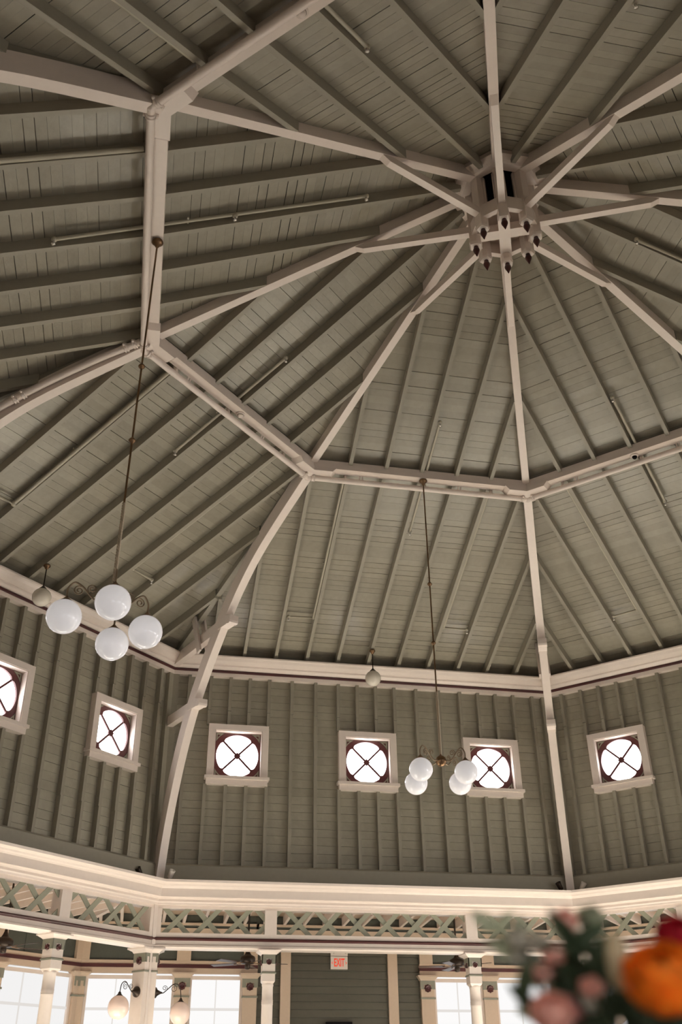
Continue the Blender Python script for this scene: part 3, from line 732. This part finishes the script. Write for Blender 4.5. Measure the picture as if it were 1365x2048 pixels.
# ------------------------------------------------------------------ spotlights on the cornice
for (x, y), (dx, dy), lab in (((-4.302, 9.281), (-0.6, -0.5), 'small black spotlight on the cornice left of the left rib foot'), ((-3.781, 9.429), (0.4, -0.6), 'small pale spotlight on the cornice right of the left rib foot'),
                              ((3.739, 9.499), (-0.6, -0.3), 'small spotlight on the cornice left of the right rib foot'), ((4.135, 9.442), (0.4, -0.7), 'small spotlight on the cornice right of the right rib foot')):
    p = Vector((x*1.035, y*1.035, 5.158)); s = empty('spotlight', p, lab, 'spotlight', 'cornice spotlights')
    mk('bracket', join(lathe(p, [(0.035, 0), (0.035, 0.015), (0.012, 0.02)], n=12), tube([p+Z*0.015, p+Z*0.08], 0.012, 8)), 'plastic', s)
    ax = Vector((dx, dy, 1.0)).normalized()
    mk('lamp_head', lathe(p+Z*0.06-ax*0.02, [(0.028, 0), (0.048, 0.02), (0.052, 0.12), (0.058, 0.16), (0.05, 0.16), (0.04, 0.13)], ax, 16), 'plastic' if dx > 0 else 'bronze', s, True)

# ------------------------------------------------------------------ ambulatory: outer walls, windows, ceiling
OA = 13.30
PIL = (1.955, 3.385)
SHB, SILL = 2.6, 1.25
def outer_window(k, s0, s1, n, label, munt, shade=True):
    wn = empty('window_%d' % n, W(k, OA, (s0+s1)/2, SILL), label, 'window', 'shaded ground floor windows', 'structure')
    m = LOWM[k]
    sb = SHB if k in SEEN else SILL
    mk('shade', lbox(k, OA+0.09, OA+0.10, s0, s1, sb, 3.955), m, wn)
    if k in SEEN:
        mk('hem_bar', lbox(k, OA+0.08, OA+0.105, s0+0.05, s1-0.05, SHB-0.03, SHB), 'cream', wn)
        mk('pane', lbox(k, OA+0.14, OA+0.146, s0, s1, SILL, SHB+0.1), GLASS, wn)
    mk('frame', join(lbox(k, OA+0.03, OA+0.09, s0, s0+0.06, SILL, 3.955), lbox(k, OA+0.03, OA+0.09, s1-0.06, s1, SILL, 3.955)), 'cream', wn)
    mk('shade_roll', lbox(k, OA+0.04, OA+0.09, s0+0.06, s1-0.06, 3.85, 3.92), 'cream', wn)
    mk('rail', lbox(k, OA+0.06, OA+0.089, s0+0.06, s1-0.06, 3.265, 3.315), MUNM[k], wn)  # glowing strip painted as the rail's shadow on the shade
    for s in munt: mk('muntin', lbox(k, OA+0.07, OA+0.089, s-0.012, s+0.012, sb, 3.85), MUNM[k], wn)  # painted silhouettes of the bars behind the cloth, dimmer than the shade
for k in range(8):
    E_ = OA*T8
    seen = k in SEEN
    if seen:
        cols = [-E_-0.1, -5.38, -3.53, -3.24, -2.1, 2.1, 3.24, 3.53, 5.38, E_+0.1]
        wv = [lbox(k, OA+0.1, OA+0.2, -E_-0.1, E_+0.1, SHB, 5.6), lbox(k, OA+0.1, OA+0.2, -E_-0.1, E_+0.1, 0, SILL)] + [lbox(k, OA+0.1, OA+0.2, cols[i], cols[i+1], SILL, SHB) for i in range(0, 10, 2)]
    else: wv = [lbox(k, OA+0.1, OA+0.2, -E_-0.1, E_+0.1, 0, 5.6)]
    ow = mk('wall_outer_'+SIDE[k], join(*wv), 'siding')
    tag(ow, 'sage sided outer wall of the ambulatory on the %s side' % SAY[k], 'wall', kind='structure')
    # frieze bands
    for sgn, (s0, s1) in ((-1, (-E_-0.04, -1.8)), (1, (1.8, E_+0.04))):
        def sr(nm, a0, z0, z1, m_): 
            if sgn < 0: v = prism([W(k, a0, s1, z0), VP(k+1, a0, z0), VP(k+1, OA+0.12, z0), W(k, OA+0.12, s1, z0)], [W(k, a0, s1, z1), VP(k+1, a0, z1), VP(k+1, OA+0.12, z1), W(k, OA+0.12, s1, z1)])
            else: v = prism([W(k, a0, s0, z0), VP(k, a0, z0), VP(k, OA+0.12, z0), W(k, OA+0.12, s0, z0)], [W(k, a0, s0, z1), VP(k, a0, z1), VP(k, OA+0.12, z1), W(k, OA+0.12, s0, z1)])
            mk(nm, v, m_, ow)
        sr('header_board', OA-0.01, 3.955, 4.065, 'tan')
        sr('red_band', OA-0.03, 4.065, 4.134, 'red')
        sr('rail', OA-0.01, 4.134, 4.207, 'tan')
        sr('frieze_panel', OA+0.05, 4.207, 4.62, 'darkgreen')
        sr('top_rail', OA-0.01, 4.62, 4.85, 'tan')
        sr('dark_strip', OA+0.02, 4.85, 4.905, 'darkgreen')
        sr('plate', OA-0.03, 4.905, 4.955, 'tan')
        sr('dark_band', OA+0.03, 4.955, 5.12, 'darkgreen')  # dark band between the plate and the ceiling
        sr('dado', OA+0.0, 0.0, SILL, 'siding')
    if seen:
        # entrance bay siding boards
        z = 0.0
        while z < 5.2:
            z1 = z+0.15
            mk('siding_board', prism([W(k, OA+0.055, -1.82, z), W(k, OA+0.055, 1.82, z), W(k, OA+0.1, 1.82, z), W(k, OA+0.1, -1.82, z)], [W(k, OA+0.075, -1.82, z1-0.004), W(k, OA+0.075, 1.82, z1-0.004), W(k, OA+0.1, 1.82, z1-0.004), W(k, OA+0.1, -1.82, z1-0.004)]), 'siding', ow)
            z = z1
        for s in (-1.188, 1.188): mk('trim_board', lbox(k, OA-0.0, OA+0.09, s-0.108, s+0.108, 0, 4.62), 'tan', ow)
        mk('header_board', lbox(k, OA-0.012, OA+0.09, -1.85, 1.85, 4.62, 4.85), 'tan', ow)
        mk('plate', lbox(k, OA-0.03, OA+0.09, -1.85, 1.85, 4.905, 4.955), 'tan', ow)
        mk('dark_band', lbox(k, OA+0.02, OA+0.09, -1.85, 1.85, 4.955, 5.12), 'darkgreen', ow)
        mk('dark_strip', lbox(k, OA+0.02, OA+0.09, -1.85, 1.85, 4.85, 4.905), 'darkgreen', ow)
        for s in [v*sg for v in PIL for sg in (-1, 1)]:
            p = mk('pilaster', lbox(k, OA-0.04, OA+0.1, s-0.15, s+0.15, 0, 3.9), 'tan', ow)
            mk('capital', join(*[prism([W(k, OA-0.05-e0, s-0.15-e0, z0), W(k, OA-0.05-e0, s+0.15+e0, z0), W(k, OA+0.1, s+0.15+e0, z0), W(k, OA+0.1, s-0.15-e0, z0)],
                                       [W(k, OA-0.05-e1, s-0.15-e1, z1), W(k, OA-0.05-e1, s+0.15+e1, z1), W(k, OA+0.1, s+0.15+e1, z1), W(k, OA+0.1, s-0.15-e1, z1)]) for e0, z0, e1, z1 in ((0.01, 3.87, 0.02, 3.89), (0.025, 3.89, 0.07, 3.94), (0.08, 3.94, 0.08, 3.97))]), 'tan', p)
            N, T = NT(k)
            mk('cap_panel', yoke(T, -N, W(k, OA-0.04, s, 0), 0.168, 3.7, 3.872, 0.085, 3.79, 0.012), 'yoke', p)
            mk('rosette', rosette(W(k, OA-0.04, s, 3.717), -N, 0.075, 0.045), 'red', p)
            mk('band', lbox(k, OA-0.06, OA+0.05, s-0.165, s+0.165, 3.505, 3.54), 'yoke', p)
            mk('frieze_post', lbox(k, OA-0.02, OA+0.1, s-0.148, s+0.148, 4.207, 4.62), 'tan', p)
        for sg in (-1, 1):
            for s in (2.68, 4.05, 4.75): mk('frieze_stile', lbox(k, OA+0.035, OA+0.055, sg*s-0.02, sg*s+0.02, 4.207, 4.62), 'darkgreen', ow)
    # corner pilaster at corner k
    if k in (0, 1):
        def op(e, z, wd=0.12): return vplan(k, OA-0.03-e, OA+0.12, wd+e, z)
        p = mk('corner_pilaster', prism(op(0, 0), op(0, 3.9)), 'tan', ow)
        mk('frieze_post', prism(op(0, 4.207, 0.15), op(0, 4.62, 0.15)), 'tan', p)
        mk('capital', join(prism(op(0.015, 3.88), op(0.06, 3.94)), prism(op(0.07, 3.94), op(0.07, 3.97))), 'tan', p)
        mk('band', prism(op(0.015, 3.505), op(0.015, 3.54)), 'yoke', p)
        for kk, sg in ((k, 1), (k-1, -1)):
            N, T = NT(kk); u = (OA-0.03)*T8-0.06
            mk('cap_panel', yoke(T, -N, W(kk, OA-0.03, sg*u, 0), 0.066, 3.7, 3.88, 0.03, 3.8, 0.012), 'yoke', p)
    # windows
    for i, (s0, s1, mu) in enumerate(((2.1, 3.24, (2.665,)), (3.53, 5.38, (4.13, 4.75)))):
        for sg in (-1, 1):
            a0, a1 = sorted((sg*s0, sg*s1))
            lab = {(0, -1, 0): 'bright shaded window left of the exit sign, beside the ceiling fan', (0, 1, 0): 'bright shaded window right of the exit sign', (0, -1, 1): 'bright shaded window behind the left pier sconces',
                   (0, 1, 1): 'bright shaded window behind the flowers', (1, 1, 1): 'bright shaded window at the bottom left corner'}.get((k, sg, i), 'bright window of the %s outer wall, %s %s of its bay' % (SAY[k], 'narrow' if i == 0 else 'wide', 'left' if sg < 0 else 'right'))
            outer_window(k, a0, a1, nwin, lab, [sg*m_ for m_ in mu]); nwin += 1
    # lean-to ceiling
    za, zo = 5.29, 5.135
    cl = mk('ceiling', prism([VP(k, 10.0, za), VP(k+1, 10.0, za), VP(k+1, 13.6, zo-0.02), VP(k, 13.6, zo-0.02)], [VP(k, 10.0, za+0.1), VP(k+1, 10.0, za+0.1), VP(k+1, 13.6, zo+0.1), VP(k, 13.6, zo+0.1)]), 'creamshaded')
    tag(cl, 'cream lean-to ceiling over the ambulatory on the %s side' % SAY[k], 'ceiling', kind='structure')
    if seen:
        s = -5.2
        while s < 5.3:
            a0 = max(10.22, abs(s)/T8+0.1)
            zr = lambda a: 4.945+0.05*(13.27-a)
            b = [W(k, a0, s-0.03, zr(a0)), W(k, a0, s+0.03, zr(a0)), W(k, 13.3, s+0.03, zr(13.3)), W(k, 13.3, s-0.03, zr(13.3))]
            mk('rafter', prism(b, [p+Z*0.21 for p in b]), 'cream', cl)
            s += 0.44
        d, t = VD(k)
        mk('hip_rafter', vbeam(k, [(10.25, 5.06), (13.3, 4.92), (13.3, 5.15), (10.25, 5.3)], 0.05), 'cream', cl)

# ------------------------------------------------------------------ ceiling fans
def fan(k, s, label, rot):
    c = W(k, 11.6, s, 0); f = empty('ceiling_fan', c+Z*3.9, label, 'ceiling fan', 'ambulatory ceiling fans')
    mk('rod', tube([c+Z*5.2, c+Z*4.16], 0.018, 10), 'bronze', f, True)
    mk('canopy', lathe(c+Z*4.13, [(0.075, 0), (0.05, 0.04), (0.03, 0.09), (0.02, 0.16)], n=16), 'bronze', f, True)
    mk('motor', lathe(c+Z*3.96, [(0.06, 0), (0.12, 0.01), (0.15, 0.04), (0.155, 0.1), (0.14, 0.14), (0.08, 0.17)], n=24), 'bronze', f, True)
    mk('switch_housing', lathe(c+Z*3.87, [(0.02, 0), (0.05, 0.01), (0.055, 0.06), (0.05, 0.1)], n=16), 'bronze', f, True)
    for i in range(5):
        a = rot+i*2*math.pi/5; d = Vector((math.cos(a), math.sin(a), 0)); x = Vector((-d.y, d.x, 0))
        q = lambda r, w_, dz: [c+d*r+x*w_+Z*(3.975+dz+0.012), c+d*r-x*w_+Z*(3.975+dz-0.012)]
        P = q(0.25, 0.05, 0)+q(0.8, 0.075, 0)[::-1]
        bl = mk('blade', prism(P, [p+Z*0.008 for p in P]), 'blade', f)
        mk('blade_iron', beam(c+d*0.1+Z*3.985, c+d*0.3+Z*3.97, 0.02, 0.006), 'brass', bl)
fan(0, -2.2, 'dark ceiling fan left of the exit sign, behind a column capital', 0.05)
fan(0, 2.14, 'dark ceiling fan right of the exit sign', 0.35)
fan(1, 2.15, 'dark ceiling fan at the left edge, blade toward the column', -0.75)

# ------------------------------------------------------------------ exit sign and dark panel
N0, T0 = NT(0)
ex = empty('exit_sign', W(0, OA+0.06, -0.012, 4.08), 'white exit sign with red letters and two emergency lamps on the far siding', 'sign')
mk('box', lbox(0, OA-0.0, OA+0.06, -0.199, 0.175, 4.08, 4.335), 'plastic', ex)
mk('battery_unit', lbox(0, OA-0.02, OA+0.06, -0.199, 0.175, 4.345, 4.47), 'plastic', ex)
for s in (-0.145, 0.122):
    mk('emergency_lamp', lathe(W(0, OA-0.02, s, 4.425), [(0.02, 0), (0.04, 0.03), (0.042, 0.06), (0.03, 0.06)], -N0, 16), 'chrome', ex, True)
def letters(body, s, z, size, sx, name):
    cu = bpy.data.curves.new(name, 'FONT'); cu.body = body; cu.size = size; cu.extrude = 0.002; cu.align_x = 'CENTER'; cu.align_y = 'CENTER'; cu.offset = 0.004
    cu.materials.append(MT['signred'])
    tmp = bpy.data.objects.new('tmp_text', cu); COL.objects.link(tmp)
    me = bpy.data.meshes.new_from_object(tmp.evaluated_get(bpy.context.evaluated_depsgraph_get()))
    bpy.data.objects.remove(tmp)
    o = bpy.data.objects.new(name, me); COL.objects.link(o); o.parent = ex
    o.rotation_euler = (math.pi/2, 0, 0); o.location = W(0, OA-0.003, s, z)-ORG[ex]; o.scale = (sx, 1, 1)
letters('EXIT', -0.012, 4.205, 0.225, 0.52, 'letters')
for sg, s in ((-1, -0.165), (1, 0.141)):
    P = [(s+sg*0.02, 4.205), (s-sg*0.012, 4.235), (s-sg*0.012, 4.222), (s+sg*0.006, 4.205), (s-sg*0.012, 4.188), (s-sg*0.012, 4.175)]
    mk('chevron', join(fprism(0, [P[0], P[1], P[2], P[3]], OA-0.004, OA), fprism(0, [P[0], P[3], P[4], P[5]], OA-0.004, OA)), 'signred', ex)
pn = empty('wall_panel', W(0, OA+0.04, -0.02, 2.4), 'black panel on the far siding below the exit sign', 'panel')
mk('frame', lbox(0, OA-0.02, OA+0.06, -0.302, 0.259, 2.4, 3.065), 'black', pn)
mk('face', lbox(0, OA-0.026, OA-0.02, -0.27, 0.227, 2.43, 3.035), 'black', pn)

# ------------------------------------------------------------------ flower arrangement on a tall table, close to the camera
def at(px, py, d):
    return CAM + rt*((px-682.5)/FPX*d) - up*((py-1024)/FPX*d) + fw*d
VC = Vector((-3.93, -8.66, 0))          # vase centre on the floor plan
tb = empty('cocktail_table', VC, 'tall round table carrying the flower vase, below the frame', 'table')
mk('top', lathe(VC+Z*1.06, [(0.28, 0), (0.3, 0.01), (0.3, 0.03), (0.29, 0.04)], n=40), 'tablewood', tb)
mk('pole', lathe(VC+Z*0.03, [(0.035, 0), (0.035, 1.03)], n=16), 'bronze', tb, True)
mk('base', lathe(VC, [(0.22, 0), (0.22, 0.02), (0.05, 0.04)], n=32), 'bronze', tb)
vs = empty('flower_vase', VC+Z*1.10, 'white ceramic vase holding the flowers, below the frame', 'vase')
mk('body', lathe(VC+Z*1.10, [(0.05, 0), (0.07, 0.03), (0.085, 0.12), (0.07, 0.22), (0.05, 0.28), (0.055, 0.31), (0.048, 0.31), (0.044, 0.28), (0.06, 0.2), (0.07, 0.12), (0.04, 0.03)], n=32), 'ceramic', vs, True)
MOUTH = VC+Z*1.40
def petal_ball(c, r, axis, m, layers, parent):
    x, y, d = frame_from(axis)
    for li in range(layers):
        f = (li+1)/layers; rr = r*(0.35+0.65*f); n = 3+li
        op = math.pi*(0.97-0.42*f)     # how far the petal reaches over the top
        for i in range(n):
            ph = 2*math.pi*(i+0.5*(li % 2))/n + rnd(-0.15, 0.15); wd = math.pi/n*1.35; V, F = [], []; nu, nv = 6, 6
            for b in range(nv+1):
                v = b/nv; th = 0.25 + (op-0.25)*v
                for a in range(nu+1):
                    u = -1+2*a/nu; ww = wd*math.sin(math.pi*(0.18+0.66*v))**0.6
                    q = rr*(1+0.05*math.sin(u*5+li)*v + 0.10*v*v*f); t2 = th - 0.18*u*u*v
                    an = ph+u*ww
                    V.append(c + (x*math.cos(an)+y*math.sin(an))*q*math.sin(t2) - d*q*math.cos(t2))
            for b in range(nv):
                for a in range(nu): k0 = b*(nu+1)+a; F.append([k0, k0+1, k0+nu+2, k0+nu+1])
            mk('petal', (V, F), m, parent, True)
def stem(c, parent, r=0.0025):
    tgt = MOUTH + Vector((rnd(-0.025, 0.025), rnd(-0.025, 0.025), 0)); mid = (c+tgt)/2 + Vector((rnd(-.01, .01), rnd(-.01, .01), 0.02))
    mk('stem', tube(bez([c, mid, tgt, tgt-Z*0.08], 18), r, 6), 'leaf', parent, True)
def flower(name, px, py, d, r, m, label, cat='flower', layers=5, lean=(0, 0, 0), group=None):
    c = at(px, py, d); f = empty(name, c, label, cat, group)
    petal_ball(c, r, (CAM-c).normalized()*0.7+Z*0.7+Vector(lean), m, layers, f)
    stem(c-Z*r*0.5, f); return f
def leafmesh(p, d, L, wd, nrm, curl=0.25):
    d = d.normalized(); x = d.cross(nrm).normalized(); nn = x.cross(d); V, F = [], []; nv = 8
    for b in range(nv+1):
        v = b/nv; w_ = wd*math.sin(math.pi*min(1, v*0.93+0.05))**0.8*(1-0.3*v); c = p + d*L*v - nn*L*curl*v*v
        V += [c-x*w_+nn*w_*0.25, c, c+x*w_+nn*w_*0.25]
    for b in range(nv):
        k0 = 3*b; F += [[k0, k0+1, k0+4, k0+3], [k0+1, k0+2, k0+5, k0+4]]
    return V, F
def sprig(name, pts, m, label, L=0.05, wd=0.012, n=9, spread=1.0):
    """pts: pixel path with depth, from tip to base"""
    P = [at(*p) for p in pts]; f = empty(name, P[-1], label, 'foliage', 'foliage in the arrangement')
    path = bez(P, 20); mk('stem', tube(path + bez([P[-1], MOUTH+Vector((rnd(-.03, .03), rnd(-.03, .03), 0)), VC+Z*1.3], 8), 0.0022, 6), m, f, True)
    for i in range(n):
        q = path[int(i*(len(path)-1)/max(n-1, 1))]; a = i*2.4
        dr = (P[0]-P[-1]).normalized()*0.6 + (rt*math.cos(a)+up*math.sin(a)*0.6-fw*0.2)*spread
        mk('leaf', leafmesh(q, dr, L*rnd(0.75, 1.15), wd*rnd(0.8, 1.2), (-fw+Vector((rnd(-.4, .4), rnd(-.4, .4), rnd(-.4, .4)))).normalized()), m, f, True)
flower('orange_ranunculus', 1328, 1948, 0.80, 0.0315, 'orange', 'large bright orange ruffled flower, out of focus at the lower right', layers=7, lean=(0, 0, 0.1))
flower('crimson_bloom', 1358, 1868, 0.86, 0.019, 'crimson', 'crimson bloom above the orange flower at the right edge', layers=4)
flower('blush_bloom', 1130, 1838, 0.95, 0.0125, 'blush', 'single small blush bloom highest in the bouquet', layers=3)
flower('blush_bloom', 1108, 1905, 0.92, 0.011, 'blush', 'peach bloom left of the dark foliage, upper of two', layers=4)
flower('blush_bloom', 1090, 1945, 0.92, 0.010, 'blush', 'small peach bloom left of the dark foliage, lower of two', layers=3)
flower('coral_bud', 1184, 1972, 0.88, 0.0105, 'blush', 'coral bud above the white bloom in the dark foliage', layers=3)
flower('white_bloom', 1176, 2000, 0.88, 0.0125, 'whitepetal', 'white bloom below the coral bud', layers=4)
flower('dusty_pink_bloom', 1106, 2022, 0.86, 0.019, 'blush', 'broad dusty pink bloom at the bottom edge, leftmost', layers=5)
flower('dusty_pink_bloom', 1152, 2012, 0.88, 0.012, 'dusty', 'dark dusty pink bloom at the bottom edge under the foliage', layers=4)
flower('white_bloom', 1076, 1882, 0.95, 0.010, 'whitepetal', 'small white bloom left of the upper peach bloom', layers=3)
flower('white_bloom', 1040, 1876, 0.96, 0.011, 'whitepetal', 'white bloom at the far left of the bouquet', layers=3)
flower('white_bloom', 1040, 1912, 0.96, 0.009, 'whitepetal', 'tiny white bloom lowest at the far left of the bouquet', layers=3)
flower('green_white_bloom', 1182, 1832, 0.95, 0.0125, 'paleleaf', 'pale green bloom beside the highest blush bloom', layers=3)
# long cream bud
c = at(1237, 1922, 0.85); f = empty('cream_bud', c, 'long cream flower bud left of the orange flower', 'flower')
mk('bud', ball(c, 0.0105, 18, 12, 2.3), 'creampetal', f, True); stem(c-Z*0.02, f)
sprig('pale_sprig', [(985, 1858, 1.0), (1030, 1885, 0.98), (1075, 1960, 0.95), (1120, 2060, 0.93)], 'paleleaf', 'pale grey green sprig reaching left over the lattice', 0.034, 0.009, 9)
sprig('dark_sprig', [(1150, 1885, 0.92), (1155, 1930, 0.92), (1160, 1990, 0.92), (1175, 2080, 0.92)], 'leaf', 'tall dark green sprig in the middle of the bouquet', 0.036, 0.010, 14)
sprig('dark_sprig', [(1190, 1900, 0.95), (1180, 1950, 0.94), (1185, 2010, 0.94), (1200, 2080, 0.93)], 'leaf', 'dark green sprig behind the coral bud', 0.034, 0.009, 10)
sprig('dark_sprig', [(1045, 2000, 0.9), (1085, 2010, 0.9), (1130, 2040, 0.9), (1180, 2100, 0.9)], 'leaf', 'dark leaves reaching left above the bottom edge', 0.034, 0.009, 6, 0.5)
sprig('dark_sprig', [(1225, 1965, 0.9), (1225, 2000, 0.9), (1235, 2040, 0.9), (1245, 2100, 0.9)], 'leaf', 'dark green sprig under the long cream bud', 0.032, 0.010, 10)
sprig('dark_sprig', [(1350, 2020, 0.86), (1320, 2040, 0.86), (1290, 2060, 0.87), (1270, 2110, 0.88)], 'leaf', 'dark leaves under the orange flower at the bottom right', 0.045, 0.016, 14)
